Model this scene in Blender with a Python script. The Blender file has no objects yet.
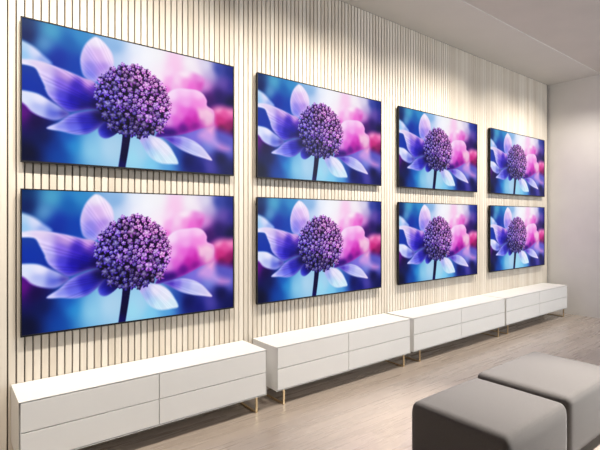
import bpy, bmesh, math, random
import numpy as np

S = bpy.context.scene
COL = S.collection

# ------------------------------------------------------------------ camera, world, lights, exposure
CAM_Z = 1.54
cam = bpy.data.objects.new('camera', bpy.data.cameras.new('camera'))
COL.objects.link(cam)
cam.location = (0, -3.4, CAM_Z)
cam.rotation_euler = (math.pi/2, 0, -math.atan2(.6197, .7850))
cam.data.sensor_width = 36
cam.data.lens = 454/600*36
cam.data.shift_y = -6/600
cam.data.clip_start = .05
S.camera = cam

S.view_settings.view_transform = 'Standard'
S.view_settings.look = 'None'
S.view_settings.gamma = 1
S.view_settings.use_curve_mapping = False
S.view_settings.exposure = 0

world = bpy.data.worlds.new('room_ambient')
S.world = world
world.use_nodes = True
bgn = world.node_tree.nodes['Background']
bgn.inputs['Color'].default_value = (1.0, .93, .86, 1)
bgn.inputs['Strength'].default_value = .12

def lamp(kind, name, loc, target, power, color, **kw):
    d = bpy.data.lights.new(name, kind)
    d.energy = power; d.color = color
    for k, v in kw.items(): setattr(d, k, v)
    o = bpy.data.objects.new(name, d); COL.objects.link(o)
    o.location = loc
    v = [target[i]-loc[i] for i in range(3)]
    import mathutils
    o.rotation_euler = mathutils.Vector(v).to_track_quat('-Z', 'Y').to_euler()
    return o

# daylight from the shop front on the camera's right, behind
lamp('AREA', 'shop_front_daylight', (7.2, -6.6, 2.7), (3.4, 0, 0.9), 270, (.86, .93, 1.0), shape='RECTANGLE', size=3.6, size_y=2.2)
# unseen overhead fill, added to raise the showroom's brightness
lamp('AREA', 'added_ceiling_fill', (3.2, -3.4, 3.80), (3.2, -3.4, 0), 150, (1.0, .95, .88), shape='RECTANGLE', size=5.5, size_y=1.0)
# wall-washing ceiling spots, about two to each column of televisions
for x in (-1.1, -.25, .55, 1.4, 2.5, 3.3, 4.4, 5.2, 6.45, 7.3):
    lamp('SPOT', 'wall_washer', (x, -1.4, 3.77), (x-.05, 0, 1.85), 185, (1.0, .925, .82),
         spot_size=math.radians(88), spot_blend=.9, shadow_soft_size=.03)

# unseen spot added to brighten the ottoman tops, leaving their left sides dark
lamp('SPOT', 'added_ottoman_spot', (4.3, -2.7, 3.78), (3.05, -1.95, .4), 3300, (1.0, .95, .90),
     spot_size=math.radians(38), spot_blend=.9, shadow_soft_size=.12)

# ------------------------------------------------------------------ helpers
def material(name, color, rough=.5, metal=0., spec=.5):
    m = bpy.data.materials.new(name); m.use_nodes = True
    p = m.node_tree.nodes['Principled BSDF']
    p.inputs['Base Color'].default_value = (*color, 1)
    p.inputs['Roughness'].default_value = rough
    p.inputs['Metallic'].default_value = metal
    p.inputs['Specular IOR Level'].default_value = spec
    return m, m.node_tree.nodes, m.node_tree.links, p

def noise_mix(m, p, nodes, links, c1, c2, scale, stretch=(1, 1, 1), detail=4, bump=0, bump_scale=None):
    tc = nodes.new('ShaderNodeTexCoord'); mp = nodes.new('ShaderNodeMapping')
    mp.inputs['Scale'].default_value = stretch
    links.new(tc.outputs['Object'], mp.inputs['Vector'])
    n = nodes.new('ShaderNodeTexNoise'); n.inputs['Scale'].default_value = scale; n.inputs['Detail'].default_value = detail
    links.new(mp.outputs['Vector'], n.inputs['Vector'])
    r = nodes.new('ShaderNodeValToRGB')
    r.color_ramp.elements[0].color = (*c1, 1); r.color_ramp.elements[0].position = .3
    r.color_ramp.elements[1].color = (*c2, 1); r.color_ramp.elements[1].position = .7
    links.new(n.outputs['Fac'], r.inputs['Fac']); links.new(r.outputs['Color'], p.inputs['Base Color'])
    if bump:
        n2 = nodes.new('ShaderNodeTexNoise'); n2.inputs['Scale'].default_value = bump_scale or scale*4
        links.new(mp.outputs['Vector'], n2.inputs['Vector'])
        b = nodes.new('ShaderNodeBump'); b.inputs['Strength'].default_value = bump; b.inputs['Distance'].default_value = .002
        links.new(n2.outputs['Fac'], b.inputs['Height']); links.new(b.outputs['Normal'], p.inputs['Normal'])

def add_box(bm, x0, x1, y0, y1, z0, z1, mat=0):
    v = [bm.verts.new(c) for c in ((x0,y0,z0),(x1,y0,z0),(x1,y1,z0),(x0,y1,z0),(x0,y0,z1),(x1,y0,z1),(x1,y1,z1),(x0,y1,z1))]
    for f in ((3,2,1,0),(4,5,6,7),(0,1,5,4),(1,2,6,5),(2,3,7,6),(3,0,4,7)):
        bm.faces.new([v[i] for i in f]).material_index = mat
    return v

def add_bar(bm, pts, w, h, side):
    """square-cornered flat bar along pts lying in the YZ plane; w = width in X, h = thickness"""
    rings = []
    n = len(pts)
    for i, (y, z) in enumerate(pts):
        d0 = None if i == 0 else (pts[i][0]-pts[i-1][0], pts[i][1]-pts[i-1][1])
        d1 = None if i == n-1 else (pts[i+1][0]-pts[i][0], pts[i+1][1]-pts[i][1])
        def nrm(d):
            l = math.hypot(*d); return (-d[1]/l, d[0]/l)
        a = nrm(d0 or d1); b = nrm(d1 or d0)
        m = (a[0]+b[0], a[1]+b[1]); q = m[0]*a[0]+m[1]*a[1]
        m = (m[0]/q, m[1]/q)
        rings.append([bm.verts.new((sx*w/2, y+m[0]*sy*h/2, z+m[1]*sy*h/2)) for sx, sy in ((-1,-1),(1,-1),(1,1),(-1,1))])
    for r0, r1 in zip(rings, rings[1:]):
        for k in range(4):
            bm.faces.new((r0[k], r0[(k+1)%4], r1[(k+1)%4], r1[k]))
    bm.faces.new(rings[0][::-1]); bm.faces.new(rings[-1])
    bmesh.ops.recalc_face_normals(bm, faces=bm.faces[:])

def obj(name, bm, mats, parent=None, bevel=0, seg=2, smooth=False):
    me = bpy.data.meshes.new(name); bm.to_mesh(me); bm.free()
    for m in (mats if isinstance(mats, (list, tuple)) else [mats]): me.materials.append(m)
    o = bpy.data.objects.new(name, me); COL.objects.link(o)
    if parent: o.parent = parent
    if bevel:
        b = o.modifiers.new('bevel', 'BEVEL'); b.width = bevel; b.segments = seg; b.limit_method = 'ANGLE'
    if smooth:
        for f in me.polygons: f.use_smooth = True
    return o

def thing(name, label, cat, loc, group=None):
    o = bpy.data.objects.new(name, None); COL.objects.link(o)
    o.empty_display_size = .1
    o.location = loc; o['label'] = label; o['category'] = cat
    if group: o['group'] = group
    return o

def struct(o, label=None):
    o['kind'] = 'structure'
    if label: o['label'] = label
    return o

def child_copy(o, parent):
    c = o.copy(); COL.objects.link(c); c.parent = parent
    return c

# ------------------------------------------------------------------ materials
def slat_material():
    m, n, l, p = material('cream_slat', (.70, .62, .52), .55)
    tc = n.new('ShaderNodeTexCoord'); sx = n.new('ShaderNodeSeparateXYZ'); l.new(tc.outputs['Object'], sx.inputs[0])
    d = n.new('ShaderNodeMath'); d.operation = 'DIVIDE'; d.inputs[1].default_value = PITCH; l.new(sx.outputs['X'], d.inputs[0])
    fl = n.new('ShaderNodeMath'); fl.operation = 'FLOOR'; l.new(d.outputs[0], fl.inputs[0])
    wn = n.new('ShaderNodeTexWhiteNoise'); wn.noise_dimensions = '1D'; l.new(fl.outputs[0], wn.inputs['W'])
    r = n.new('ShaderNodeValToRGB')
    r.color_ramp.elements[0].color = (.64, .565, .47, 1); r.color_ramp.elements[1].color = (.76, .70, .61, 1)
    l.new(wn.outputs['Value'], r.inputs['Fac'])
    mp = n.new('ShaderNodeMapping'); mp.inputs['Scale'].default_value = (60, 60, 2.0); l.new(tc.outputs['Object'], mp.inputs['Vector'])
    g = n.new('ShaderNodeTexNoise'); g.inputs['Scale'].default_value = 1.6; g.inputs['Detail'].default_value = 5; l.new(mp.outputs['Vector'], g.inputs['Vector'])
    mr = n.new('ShaderNodeMapRange'); mr.inputs['To Min'].default_value = .9; mr.inputs['To Max'].default_value = 1.08; l.new(g.outputs['Fac'], mr.inputs['Value'])
    mx = n.new('ShaderNodeMix'); mx.data_type = 'RGBA'; mx.blend_type = 'MULTIPLY'; mx.inputs['Factor'].default_value = 1
    l.new(r.outputs['Color'], mx.inputs[6]); l.new(mr.outputs['Result'], mx.inputs[7]); l.new(mx.outputs[2], p.inputs['Base Color'])
    return m

PITCH = .0468
M_SLAT = slat_material()
M_BACKING, n, l, p = material('dark_backing_felt', (.045, .036, .03), .95); noise_mix(M_BACKING, p, n, l, (.075, .058, .046), (.095, .074, .06), 300)
M_CEIL, n, l, p = material('matt_ceiling_paint', (.62, .58, .53), .9); noise_mix(M_CEIL, p, n, l, (.60, .565, .52), (.63, .59, .545), 3)
M_SOFFIT, n, l, p = material('pale_soffit_paint', (.66, .64, .6), .9); noise_mix(M_SOFFIT, p, n, l, (.65, .63, .59), (.67, .65, .61), 3)
M_PLASTER, n, l, p = material('white_plaster', (.8, .78, .75), .85); noise_mix(M_PLASTER, p, n, l, (.78, .76, .73), (.81, .79, .76), 4)
M_LACQUER, n, l, p = material('white_lacquer', (.80, .79, .77), .38); noise_mix(M_LACQUER, p, n, l, (.79, .78, .76), (.81, .80, .78), 2.5)
M_BRASS, n, l, p = material('brushed_brass', (.72, .48, .22), .35, 1.0); noise_mix(M_BRASS, p, n, l, (.72, .55, .32), (.82, .65, .42), 40, (1, 1, .1))
M_BLACK, n, l, p = material('black_plastic', (.012, .012, .015), .5, 0, .2); noise_mix(M_BLACK, p, n, l, (.010, .010, .013), (.016, .016, .019), 60)
M_FABRIC, n, l, p = material('grey_upholstery', (.30, .29, .285), .95, 0, .15)
noise_mix(M_FABRIC, p, n, l, (.105, .096, .089), (.14, .13, .122), 220, bump=.35, bump_scale=700)
p.inputs['Sheen Weight'].default_value = .15
M_DARKWOOD, n, l, p = material('dark_stained_wood', (.03, .022, .018), .5); noise_mix(M_DARKWOOD, p, n, l, (.022, .016, .013), (.04, .03, .024), 12, (6, 6, 1))

def floor_material():
    m, n, l, p = material('pale_oak_planks', (.45, .38, .32), .38, 0, .8)
    p.inputs['Coat Weight'].default_value = .35; p.inputs['Coat Roughness'].default_value = .22
    tc = n.new('ShaderNodeTexCoord')
    br = n.new('ShaderNodeTexBrick'); br.offset = .37
    br.inputs['Scale'].default_value = 1; br.inputs['Brick Width'].default_value = 1.5; br.inputs['Row Height'].default_value = .16
    br.inputs['Mortar Size'].default_value = .0012; br.inputs['Mortar Smooth'].default_value = .2
    br.inputs['Color1'].default_value = (.36, .298, .25, 1); br.inputs['Color2'].default_value = (.42, .352, .298, 1); br.inputs['Mortar'].default_value = (.33, .27, .22, 1)
    l.new(tc.outputs['Object'], br.inputs['Vector'])
    mp = n.new('ShaderNodeMapping'); mp.inputs['Scale'].default_value = (.45, 7, 1); l.new(tc.outputs['Object'], mp.inputs['Vector'])
    g = n.new('ShaderNodeTexNoise'); g.inputs['Scale'].default_value = 2.2; g.inputs['Detail'].default_value = 7; g.inputs['Roughness'].default_value = .62
    l.new(mp.outputs['Vector'], g.inputs['Vector'])
    mr = n.new('ShaderNodeMapRange'); mr.inputs['From Min'].default_value = .3; mr.inputs['From Max'].default_value = .7
    mr.inputs['To Min'].default_value = .90; mr.inputs['To Max'].default_value = 1.06; l.new(g.outputs['Fac'], mr.inputs['Value'])
    mx = n.new('ShaderNodeMix'); mx.data_type = 'RGBA'; mx.blend_type = 'MULTIPLY'; mx.inputs['Factor'].default_value = 1
    l.new(br.outputs['Color'], mx.inputs[6]); l.new(mr.outputs['Result'], mx.inputs[7]); l.new(mx.outputs[2], p.inputs['Base Color'])
    r2 = n.new('ShaderNodeMapRange'); r2.inputs['To Min'].default_value = .26; r2.inputs['To Max'].default_value = .29
    l.new(g.outputs['Fac'], r2.inputs['Value']); l.new(r2.outputs['Result'], p.inputs['Roughness'])
    return m
M_FLOOR = floor_material()

def screen_material():
    m, n, l, p = material('lit_flower_screen', (.004, .004, .005), .3, 0, .06)
    a = n.new('ShaderNodeAttribute'); a.attribute_name = 'picture'
    l.new(a.outputs['Color'], p.inputs['Emission Color']); p.inputs['Emission Strength'].default_value = 1.0
    return m
M_SCREEN = screen_material()

# ------------------------------------------------------------------ the room
X0, X1, YB, ZC = -3.0, 8.0, -8.0, 3.78
bm = bmesh.new()
add_box(bm, X0, X1, .016, .12, 0, ZC+.1, 1)
k = math.ceil(X0/PITCH)
GAP = .0085
while (k+1)*PITCH < X1:
    x = k*PITCH; e = .002
    xa, xb = x+GAP/2, x+PITCH-GAP/2
    prof = [(xa, .017), (xa, e), (xa+e, 0), (xb-e, 0), (xb, e), (xb, .017)]
    lo = [bm.verts.new((a, b, 0)) for a, b in prof]; hi = [bm.verts.new((a, b, ZC)) for a, b in prof]
    for i in range(5): bm.faces.new((lo[i], lo[i+1], hi[i+1], hi[i]))
    k += 1
struct(obj('wall_back', bm, [M_SLAT, M_BACKING]), 'cream vertical slat wall behind the televisions')

bm = bmesh.new(); add_box(bm, X0, X1, YB, .12, -.06, 0)
struct(obj('floor', bm, M_FLOOR), 'pale oak plank floor')
bm = bmesh.new(); add_box(bm, X0, X1, YB, -.77, ZC+.008, ZC+.12)
struct(obj('ceiling', bm, M_CEIL), 'matt warm grey ceiling')
bm = bmesh.new(); add_box(bm, X0, X1, -.77, 0, ZC, ZC+.12)
struct(obj('trim_1', bm, M_SOFFIT, bevel=.004), 'pale dropped soffit strip along the slat wall')
bm = bmesh.new(); add_box(bm, X1, X1+.1, YB, .12, 0, ZC+.12)
struct(obj('wall_right', bm, M_PLASTER), 'plain white end wall')

# ------------------------------------------------------------------ the flower picture shown on every screen
BACK = [(0.0,0.006,18,66,112),(0.022,0.116,10,40,100),(0.11,0.051,95,170,200),(0.083,0.153,115,165,205),(0.184,0.1,20,105,175),(0.208,0.255,8,80,175),(0.138,0.216,22,62,165),(0.218,0.047,70,150,200),(0.381,0.068,115,155,205),(0.434,0.107,200,210,240),(0.52,0.092,242,242,252),(0.039,0.478,10,70,170),(0.12,0.267,20,60,160),(0.382,0.045,150,185,225),(0.394,0.135,190,205,240),(0.468,0.041,225,232,248),(0.538,0.038,238,238,245),(0.468,0.134,240,235,250),(0.578,0.046,236,236,240),(0.578,0.185,242,228,242),(0.667,0.075,245,190,226),(0.66,0.141,244,185,225),(0.746,0.05,240,233,240),(0.776,0.116,240,225,238),(0.844,0.046,222,218,236),(0.867,0.103,190,175,215),(0.906,0.055,38,62,152),(0.988,0.052,14,48,132),(0.988,0.183,60,48,145),(0.947,0.171,125,95,175),(0.914,0.288,45,18,105),(0.988,0.325,20,14,78),(0.859,0.333,75,15,110),(0.836,0.218,220,150,215),(0.006,0.674,125,0,145),(0.048,0.716,30,5,80),(0.022,0.943,8,18,62),(0.083,0.828,10,30,90),(0.138,0.939,10,85,165),(0.12,0.872,10,70,150),(0.194,0.858,55,155,212),(0.261,0.856,135,185,222),(0.361,0.857,165,195,222),(0.487,0.89,165,195,228),(0.175,0.804,25,95,180),(0.347,0.864,170,205,235),(0.468,0.908,150,212,236),(0.272,0.888,150,200,230),(0.538,0.965,130,195,232),(0.739,0.907,10,20,98),(0.639,0.932,110,180,225),(0.667,0.894,40,80,165),(0.851,0.756,130,140,215),(0.93,0.861,10,10,78),(0.979,0.964,15,25,98),(0.971,0.774,120,118,198),(0.947,0.688,105,100,190),(0.776,0.701,135,120,215),(0.798,0.964,20,30,120),(0.859,0.93,95,85,170)]
LAYERS = [
 (0.05,[(0.65,0.13),(0.666,0.206),(0.657,0.293),(0.629,0.36),(0.591,0.292),(0.575,0.217),(0.612,0.174)],[(0.619,0.163,243,205,235),(0.639,0.249,238,165,222),(0.625,0.346,225,110,200),(0.578,0.227,243,222,240)],0,0.03,0),   # backpink2
 (0.028,[(0.667,0.173),(0.703,0.146),(0.761,0.128),(0.806,0.144),(0.827,0.172),(0.822,0.229),(0.802,0.285),(0.739,0.295),(0.688,0.305),(0.657,0.326),(0.66,0.25)],[(0.717,0.151,246,226,240),(0.674,0.217,240,195,230),(0.724,0.228,236,150,212),(0.753,0.253,230,112,202),(0.809,0.223,206,90,182),(0.806,0.172,222,150,212),(0.667,0.304,235,170,222)],0,0.03,0),   # backpink1
 (0.05,[(0.871,0.437),(0.89,0.403),(0.922,0.384),(0.967,0.381),(1.047,0.405),(1.047,0.628),(0.947,0.608),(0.894,0.583),(0.875,0.541)],[(0.914,0.399,246,160,200),(0.979,0.402,236,140,185),(0.947,0.453,222,95,160),(0.93,0.51,200,55,135),(0.979,0.562,150,25,110),(0.93,0.581,120,10,95),(1.004,0.6,80,10,90),(0.89,0.542,205,60,150)],0,0.03,0),   # rightpink
 (0.05,[(0.821,0.616),(0.883,0.57),(0.89,0.635),(0.91,0.707),(0.979,0.763),(0.93,0.785),(0.867,0.747),(0.798,0.687)],[(0.867,0.598,235,165,210),(0.851,0.665,190,150,220),(0.89,0.716,175,150,220),(0.947,0.764,190,140,205)],0,0.03,0),   # band
 (0.02,[(-0.03,0.154),(0.004,0.16),(0.039,0.185),(0.074,0.229),(0.11,0.286),(0.039,0.303),(-0.03,0.302)],[(0.004,0.179,170,200,235),(0.048,0.216,205,210,245),(0.083,0.267,140,160,225),(0.004,0.265,150,190,235)],0.2,0.03,0),   # farleft
 (0.014,[(-0.03,0.516),(0.004,0.509),(0.057,0.517),(0.101,0.552),(0.147,0.594),(0.18,0.63),(0.156,0.672),(0.12,0.694),(0.074,0.682),(0.035,0.652),(0.009,0.606),(-0.03,0.559)],[(0.013,0.545,205,215,248),(0.066,0.549,225,222,248),(0.057,0.624,165,175,235),(0.12,0.592,130,140,220),(0.12,0.668,90,100,205),(0.166,0.635,50,45,150)],0.35,0.04,0),   # lowpale
 (0.012,[(0.295,0.015),(0.332,0.056),(0.361,0.123),(0.366,0.217),(0.33,0.297),(0.286,0.362),(0.24,0.335),(0.225,0.262),(0.225,0.184),(0.242,0.099),(0.269,0.038)],[(0.295,0.044,236,224,246),(0.341,0.123,232,205,240),(0.3,0.15,212,180,236),(0.251,0.177,190,170,238),(0.261,0.256,150,140,232),(0.251,0.322,120,125,228),(0.32,0.257,170,140,225)],0.35,0.035,0.03),   # upright
 (0.011,[(-0.03,0.289),(0.004,0.29),(0.039,0.282),(0.092,0.287),(0.166,0.313),(0.232,0.343),(0.295,0.376),(0.361,0.527),(0.341,0.559),(0.261,0.579),(0.222,0.598),(0.177,0.617),(0.138,0.581),(0.101,0.527),(0.085,0.475),(0.083,0.456),(0.064,0.386),(0.05,0.341),(0.026,0.328),(-0.03,0.324)],[(0.004,0.305,220,215,248),(0.066,0.31,225,205,242),(0.083,0.368,205,190,242),(0.166,0.345,200,165,228),(0.261,0.375,205,160,225),(0.147,0.421,130,105,215),(0.213,0.425,75,50,190),(0.281,0.428,100,60,185),(0.242,0.505,35,15,160),(0.291,0.535,30,8,110),(0.101,0.457,185,180,245),(0.147,0.511,90,80,210),(0.11,0.521,150,140,232),(0.166,0.583,75,65,200),(0.194,0.534,40,25,165),(0.242,0.564,28,12,120),(0.3,0.556,20,5,80)],0.3,0.022,0.05),   # bigleft
 (0.011,[(0.091,0.757),(0.138,0.702),(0.184,0.637),(0.242,0.597),(0.305,0.576),(0.346,0.6),(0.325,0.665),(0.291,0.723),(0.251,0.769),(0.203,0.782),(0.147,0.769)],[(0.101,0.755,190,190,245),(0.147,0.729,135,140,230),(0.184,0.676,110,105,215),(0.203,0.743,110,115,222),(0.242,0.656,60,50,175),(0.261,0.724,55,55,185),(0.31,0.623,25,12,90),(0.291,0.688,50,40,160)],0.3,0.025,0.05),   # lowleft
 (0.011,[(0.305,0.769),(0.3,0.718),(0.322,0.665),(0.361,0.615),(0.413,0.661),(0.394,0.713),(0.361,0.763),(0.33,0.787)],[(0.315,0.757,75,85,215),(0.351,0.721,38,42,178),(0.381,0.657,22,10,80),(0.32,0.691,50,45,170)],0.22,0.02,0.03),   # small
 (0.006,[(0.407,0.66),(0.427,0.662),(0.449,0.664),(0.444,0.746),(0.434,0.868),(0.421,1.0),(0.419,1.044),(0.402,1.041),(0.386,1.037),(0.389,0.991),(0.4,0.863),(0.408,0.742)],[(0.407,0.742,30,12,95),(0.434,0.745,12,4,60),(0.402,0.986,25,15,105),(0.421,0.921,14,6,70)],0,0.03,0),   # stem
 (0.011,[(0.605,0.399),(0.622,0.362),(0.653,0.315),(0.688,0.291),(0.739,0.282),(0.783,0.278),(0.819,0.299),(0.842,0.349),(0.845,0.401),(0.883,0.437),(0.883,0.518),(0.876,0.57),(0.813,0.609),(0.739,0.662),(0.667,0.703),(0.605,0.723),(0.565,0.724),(0.605,0.614),(0.619,0.475)],[(0.646,0.347,240,205,240),(0.717,0.306,243,190,234),(0.798,0.308,246,190,232),(0.828,0.377,238,150,215),(0.724,0.406,236,165,226),(0.79,0.409,236,140,212),(0.653,0.489,232,170,228),(0.717,0.483,226,110,208),(0.632,0.585,215,150,220),(0.695,0.52,226,130,210),(0.674,0.567,214,105,205),(0.753,0.497,214,85,192),(0.739,0.557,185,35,165),(0.783,0.533,196,50,170),(0.776,0.6,135,15,145),(0.71,0.626,105,0,140),(0.646,0.695,60,0,120),(0.605,0.705,60,5,130),(0.813,0.592,160,50,165)],0.22,0.02,0),   # bigpink
 (0.035,[(0.848,0.424),(0.883,0.461),(0.887,0.519),(0.876,0.573),(0.84,0.597),(0.809,0.575),(0.794,0.511),(0.794,0.443),(0.813,0.433)],[(0.851,0.447,240,190,215),(0.813,0.49,238,185,215),(0.851,0.527,228,185,212),(0.813,0.558,200,110,185),(0.867,0.569,225,150,195)],0.0,0.03,0),   # fold
 (0.011,[(0.605,0.727),(0.639,0.715),(0.674,0.704),(0.717,0.703),(0.768,0.728),(0.813,0.771),(0.851,0.834),(0.873,0.884),(0.828,0.872),(0.761,0.85),(0.703,0.818),(0.653,0.774),(0.625,0.746)],[(0.639,0.732,80,50,175),(0.681,0.727,125,110,215),(0.717,0.721,165,160,232),(0.724,0.783,165,170,235),(0.776,0.779,195,195,242),(0.828,0.833,200,195,240),(0.863,0.875,225,205,240),(0.761,0.839,180,185,238)],0.25,0.02,0.03),   # rightpale
 (0.013,[(0.477,0.685),(0.54,0.721),(0.59,0.74),(0.631,0.787),(0.662,0.857),(0.683,0.935),(0.651,0.945),(0.59,0.945),(0.54,0.903),(0.508,0.83),(0.484,0.756)],[(0.501,0.735,175,160,230),(0.525,0.817,150,165,228),(0.565,0.784,226,218,246),(0.615,0.833,222,222,246),(0.651,0.913,205,228,246),(0.58,0.907,190,222,244),(0.54,0.867,165,200,238)],0.15,0.02,0.03),   # lowright
]
def spline(poly, n=8):
    p = np.array(poly, float); out = []
    N = len(p)
    for i in range(N):
        a, b, c, d = p[i-1], p[i], p[(i+1) % N], p[(i+2) % N]
        for k in range(n):
            t = k/n
            out.append(.5*((2*b)+(c-a)*t+(2*a-5*b+4*c-d)*t*t+(3*b-a-3*c+d)*t**3))
    return np.array(out)

def blend(cols, U, V, pw=2.6, eps=.0012):
    num = np.zeros(U.shape+(3,)); den = np.zeros(U.shape)
    for (u, v, r, g, b) in cols:
        w = 1/(((U-u)*1.778)**2+(V-v)**2+eps)**(pw/2)
        num += w[..., None]*np.array((r, g, b)); den += w
    return num/den[..., None]

def signed(poly, X, Y):                       # distance to the outline, positive inside (units: screen heights)
    q = spline(poly); q[:, 0] *= 1.778
    d = np.full(X.shape, 9.); ins = np.zeros(X.shape, bool)
    for i in range(len(q)):
        (x0, y0), (x1, y1) = q[i-1], q[i]
        ex, ey = x1-x0, y1-y0
        t = np.clip(((X-x0)*ex+(Y-y0)*ey)/(ex*ex+ey*ey+1e-12), 0, 1)
        d = np.minimum(d, (X-x0-t*ex)**2+(Y-y0-t*ey)**2)
        if y0 != y1:
            c = ((y0 > Y) != (y1 > Y)) & (X < (x1-x0)*(Y-y0)/(y1-y0)+x0)
            ins ^= c
    d = np.sqrt(d)
    return np.where(ins, d, -d)

def paint_flower(W, H):
    V, U = np.mgrid[0:H, 0:W].astype(float)
    U /= W-1; V /= H-1
    X, Y = U*1.778, V
    img = blend(BACK, U, V, 3.4, .004)
    for soft, poly, cols, rim, rimw, vein in LAYERS:
        d = signed(poly, X, Y)
        a = np.clip(d/soft*.5+.5, 0, 1); a = a*a*(3-2*a)
        c = blend(cols, U, V, 3.8, .0016)
        if vein:
            ang = np.arctan2(Y-.62, X-.84)
            c = c*(1+vein*np.sin(ang*95+3*np.sin(ang*31))[..., None])
        if rim:
            w = rim*np.exp(-(d/rimw)**2)[..., None]
            c = c*(1-w)+np.array((232., 226., 250.))*w
        img = img*(1-a[..., None])+c*a[..., None]
    for x, y, r, w in ((.66, .56, .13, .8), (.70, .70, .10, .85), (.83, .75, .05, .6)):     # deep blue throat under the head
        g = w*np.exp(-((X-x)**2+(Y-y)**2)/r**2)[..., None]
        only = np.clip((170-img[..., 1:2])/60, 0, 1)
        img = img*(1-g*only)+np.array((20., 6., 78.))*g*only
    rnd = random.Random(11)                   # the domed head of florets
    cx, cy, rx, ry = .463*1.778, .462, .302, .278
    e = np.sqrt(((X-cx)/rx)**2+((Y-cy)/ry)**2)
    th = np.arctan2(Y-cy, X-cx)
    e = e*(1+.035*np.sin(th*17)+.03*np.sin(th*29+1))
    a = np.clip((1-e)*14+.5, 0, 1)[..., None]
    k = np.clip((X-cx+.15-(Y-cy)*.5)/.5, 0, 1)[..., None]
    base = np.array((18., 4., 50.))*(1-k)+np.array((66., 18., 88.))*k
    img = img*(1-a)+base*a
    pts = []
    tries = 0
    while len(pts) < 330 and tries < 20000:
        tries += 1
        t = rnd.uniform(0, 2*math.pi); q = math.sqrt(rnd.random())*1.0
        if q > .93 and rnd.random() < .3: q *= 1.05
        x = cx+rx*q*math.cos(t); y = cy+ry*q*math.sin(t)
        r = rnd.uniform(.015, .036)*(1.12-.4*q*q*(1 if y < cy else .1))
        if all((x-p[0])**2+(y-p[1])**2 > (.90*(r+p[2]))**2 for p in pts): pts.append((x, y, r, q))
    pts.sort(key=lambda p: -p[3])
    for x, y, r, q in pts:
        i0, i1 = max(0, int((y-2*r)*H)), min(H, int((y+2*r)*H)+2)
        j0, j1 = max(0, int((x-2*r)/1.778*W)), min(W, int((x+2*r)/1.778*W)+2)
        if i0 >= i1 or j0 >= j1: continue
        xx, yy = (X[i0:i1, j0:j1]-x)/r, (Y[i0:i1, j0:j1]-y)/r
        t = np.arctan2(yy, xx); n = rnd.choice((4, 5, 6)); ph = rnd.uniform(0, 6.28)
        rr = np.sqrt(xx*xx+yy*yy)*(1+rnd.uniform(.05, .2)*np.sin(n*t+ph)+.08*np.sin(2*t+ph*3))
        m = np.clip((1-rr)*r*H*.75+.5, 0, 1)[..., None]
        kx = (x-cx)/rx; ky = (y-cy)/ry
        pink = min(1, max(0, .42+.5*kx-.38*ky+rnd.uniform(-.2, .2)))
        low = max(0, ky*.8-.15*kx)
        lit = (1-.55*low)*rnd.uniform(.75, 1.4)
        col = (np.array((104., 78., 225.))*(1-pink)+np.array((220., 120., 222.))*pink)*lit
        hi = (np.array((200., 196., 250.))*(1-pink)+np.array((252., 220., 250.))*pink)*min(1, .55+.45*lit)
        s = np.clip(1.05-np.sqrt((xx+.1)**2+(yy+.28)**2)*1.0, 0, 1)[..., None]
        rad = (.5+.5*np.sin(n*t+ph+1.5))[..., None]*np.clip(rr*1.4, 0, 1)[..., None]
        c = col*(.35+.65*rad)*(1-s)+hi*s*(.75+.25*rad)+col*.12
        if rnd.random() < .3:                 # an open dark centre
            w = np.clip(1-rr*2.6, 0, 1)[..., None]; c = c*(1-w)+np.array((45., 15., 80.))*w
        sh = np.clip((1.5-rr)*1.6, 0, 1)[..., None]*(a[i0:i1, j0:j1])*.75
        g = img[i0:i1, j0:j1]*(1-sh)+np.array((24., 6., 58.))*sh
        img[i0:i1, j0:j1] = g*(1-m)+c*m
    g = np.random.default_rng(5).random((H//2+2, W//2+2))    # fine anthers and gaps all over the head
    g = np.kron(g, np.ones((2, 2)))[:H, :W, None]
    img = img*(1-a*.5*np.clip(g-.5, 0, 1)*1.3)+a*np.clip(g-.86, 0, 1)*np.array((420., 330., 460.))*np.clip(1.1-Y[..., None], .3, 1)
    t = np.clip(img, 0, 255)/255
    t = t**1.10
    t = np.clip(t+.30*t*(1-t)*(2*t-1)*2, 0, 1)                # the screen's punchy contrast
    m = t.mean(2, keepdims=True)
    return np.clip(m+(t-m)*.94, 0, 1)

def screen_mesh(W=420, H=236):
    rgb = paint_flower(W, H)
    lin = np.where(rgb <= .04045, rgb/12.92, ((rgb+.055)/1.055)**2.4)
    j, i = np.meshgrid(np.arange(W), np.arange(H))
    co = np.zeros((H*W, 3), np.float32)
    co[:, 0] = (j/(W-1)).ravel(); co[:, 2] = (1-i/(H-1)).ravel()
    a = (i[:-1, :-1]*W+j[:-1, :-1]).ravel()
    quads = np.stack([a+W, a+W+1, a+1, a], 1).astype(np.int32)
    me = bpy.data.meshes.new('screen')
    me.vertices.add(len(co)); me.vertices.foreach_set('co', co.ravel())
    nq = len(quads)
    me.loops.add(nq*4); me.loops.foreach_set('vertex_index', quads.ravel())
    me.polygons.add(nq); me.polygons.foreach_set('loop_start', np.arange(0, nq*4, 4, dtype=np.int32))
    me.update(calc_edges=True)
    at = me.color_attributes.new('picture', 'FLOAT_COLOR', 'POINT')
    rgba = np.ones((H*W, 4), np.float32); rgba[:, :3] = lin.reshape(-1, 3)
    at.data.foreach_set('color', rgba.ravel())
    me.materials.append(M_SCREEN)
    return me
SCREEN = screen_mesh()

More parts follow.
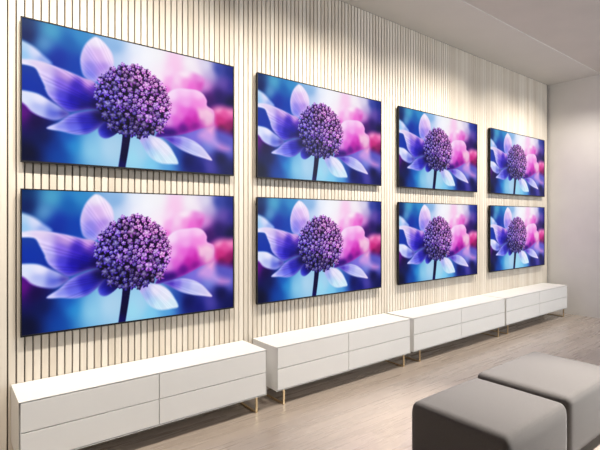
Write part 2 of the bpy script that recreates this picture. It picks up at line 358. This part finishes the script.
# ------------------------------------------------------------------ televisions: four columns, two rows
# columns: left and right edge along the wall; rows: bottom and top height
COLUMNS = [(.392, 1.936), (2.169, 3.784), (4.075, 5.722), (6.055, 7.75)]
ROWS = [(1.902, 2.828, 'upper'), (.788, 1.734, 'lower')]
WHERE = ['at the near left end', 'second column from the left', 'third column from the left', 'far right beside the end wall']
BEZ, FRONT, BACK_Y = .008, -.048, -.018

def television(x0, x1, z0, z1, label):
    w, h = x1-x0, z1-z0
    t = thing('television', label, 'television', (x0+w/2, 0, z0), 'flower televisions on the slat wall')
    b = bmesh.new(); add_box(b, -w/2+.002, w/2-.002, FRONT+.010, BACK_Y, .002, h-.002)
    obj('housing', b, M_BLACK, t, bevel=.003)
    b = bmesh.new()                                          # slim picture-frame bezel
    o_ = [(-w/2, 0), (w/2, 0), (w/2, h), (-w/2, h)]
    i_ = [(-w/2+BEZ, BEZ*1.5), (w/2-BEZ, BEZ*1.5), (w/2-BEZ, h-BEZ), (-w/2+BEZ, h-BEZ)]
    rows = [[b.verts.new((x, y, z)) for x, z in q] for q, y in ((o_, FRONT+.012), (o_, FRONT), (i_, FRONT), (i_, FRONT+.009))]
    for r0, r1 in zip(rows, rows[1:]):
        for q in range(4): b.faces.new((r0[q], r0[(q+1) % 4], r1[(q+1) % 4], r1[q]))
    for q in range(4): b.faces.new((rows[3][q], rows[3][(q+1) % 4], rows[0][(q+1) % 4], rows[0][q]))
    bmesh.ops.recalc_face_normals(b, faces=b.faces[:])
    obj('bezel', b, M_BLACK, t)
    s = bpy.data.objects.new('screen', SCREEN); COL.objects.link(s); s.parent = t
    s.location = (-w/2+BEZ, FRONT+.005, BEZ*1.5); s.scale = (w-2*BEZ, 1, h-2.5*BEZ)
    s['label'] = 'lit screen showing a purple and pink flower'
    b = bmesh.new()
    for sx in (-.22, .22): add_box(b, sx-.03, sx+.03, BACK_Y-.0005, -.0005, h*.2, h*.8)
    add_box(b, -.19, .19, BACK_Y+.006, -.002, h*.62, h*.70); add_box(b, -.19, .19, BACK_Y+.006, -.002, h*.30, h*.38)
    obj('wall_bracket', b, M_BLACK, t)
    return t

for (x0, x1), where in zip(COLUMNS, WHERE):
    for z0, z1, row in ROWS:
        television(x0, x1, z0, z1, 'slim black television with purple flower picture, %s row, %s' % (row, where))

# ------------------------------------------------------------------ low cabinets under the screens
CABS = [(.345, 2.049, 1.166, 'low white drawer cabinet, nearest and leftmost of the row'),
        (2.148, 3.868, 2.965, 'low white drawer cabinet, second from the left under the second screens'),
        (3.917, 5.835, 4.816, 'low white drawer cabinet, third from the left under the third screens', .135),
        (5.862, 7.79, 6.83, 'low white drawer cabinet, farthest right by the end wall')]
CZ0, CZ1, CY0, CY1 = .130, .490, -.375, -.006

def cabinet(x0, x1, xm, label, li=.085):
    t = thing('media_cabinet', label, 'cabinet', (x0, 0, 0), 'low white cabinets along the wall')
    w, m = x1-x0, xm-x0
    b = bmesh.new(); add_box(b, 0, w, CY0, CY1, CZ0, CZ1)
    b.faces.ensure_lookup_table()
    f = b.faces[2]
    bmesh.ops.inset_individual(b, faces=[f], thickness=.006, depth=0)
    bmesh.ops.inset_individual(b, faces=[f], thickness=.0003, depth=0)
    bmesh.ops.translate(b, verts=f.verts[:], vec=(0, .022, 0))
    obj('carcass', b, M_LACQUER, t, bevel=.0015)
    zm = (CZ0+CZ1)/2; g = .003
    for xa, xb in ((.006, m), (m, w-.006)):
        for za, zb in ((CZ0+.006, zm), (zm, CZ1-.006)):
            b = bmesh.new()
            add_box(b, xa+g, xb-g, CY0+.0005, CY0+.0215, za+g, zb-g)
            obj('drawer', b, M_LACQUER, t, bevel=.0015)
    for xl in (li, w-li):
        b = bmesh.new()
        add_bar(b, [(CY0+.022, CZ0), (CY0+.022, .005), (CY1-.05, .005), (CY1-.05, CZ0)], .018, .010, 1)
        lg = obj('leg', b, M_BRASS, t, bevel=.001); lg.location = (xl, 0, 0)
        lg['label'] = 'brass hoop leg'
    return t
for c in CABS: cabinet(*c)

# ------------------------------------------------------------------ upholstered ottomans in the foreground
def ottoman(x0, x1, y0, y1, h, label, r=.075, rv=.035, puff=.016):
    t = thing('ottoman', label, 'ottoman', ((x0+x1)/2, (y0+y1)/2, 0), 'grey ottomans facing the televisions')
    w, d = x1-x0, y1-y0
    b = bmesh.new()
    n, zb = 24, .07
    half, mid, mar = (w/2, d/2, (h-zb)/2), (h+zb)/2, (rv, rv, r)
    bmesh.ops.create_cube(b, size=2)
    bmesh.ops.subdivide_edges(b, edges=b.edges[:], cuts=n-1, use_grid_fill=True)
    ease = lambda s: math.copysign(1-(1-abs(s))**1.7, s)     # crowd the grid towards the rounded edges
    for v in b.verts:
        p = [ease(v.co[i])*half[i] for i in range(3)]
        m = mar if v.co.z > 0 else (rv, rv, .015)
        inn = [max(-half[i]+m[i], min(half[i]-m[i], p[i])) for i in range(3)]
        dv = [(p[i]-inn[i])/m[i] for i in range(3)]
        l = math.sqrt(sum(q*q for q in dv))
        if l > 1e-9: p = [inn[i]+dv[i]/l*m[i] for i in range(3)]
        f = [max(0, 1-(p[i]/half[i])**2) for i in range(3)]   # the cushion bellies out a little
        if v.co.z > .999: p[2] += puff*f[0]*f[1]
        for i in (0, 1):
            if abs(v.co[i]) > .999: p[i] += math.copysign(puff*.3*f[1-i]*f[2], p[i])
        v.co = (p[0], p[1], p[2]+mid)
    obj('cushion', b, M_FABRIC, t, smooth=True)
    for sx in (-1, 1):
        for sy in (-1, 1):
            b = bmesh.new()
            bmesh.ops.create_cone(b, cap_ends=True, segments=20, radius1=.016, radius2=.024, depth=.07)
            bmesh.ops.translate(b, verts=b.verts[:], vec=(sx*(w/2-.09), sy*(d/2-.09), .035))
            obj('leg', b, M_DARKWOOD, t)['label'] = 'short dark wooden foot'
    return t
ottoman(2.265, 2.995, -2.245, -1.622, .418, 'grey upholstered ottoman with dark near side, frontmost on the wooden floor')
ottoman(3.012, 3.90, -2.245, -1.622, .440, 'grey upholstered ottoman standing a little higher behind the front ottoman', r=.04)
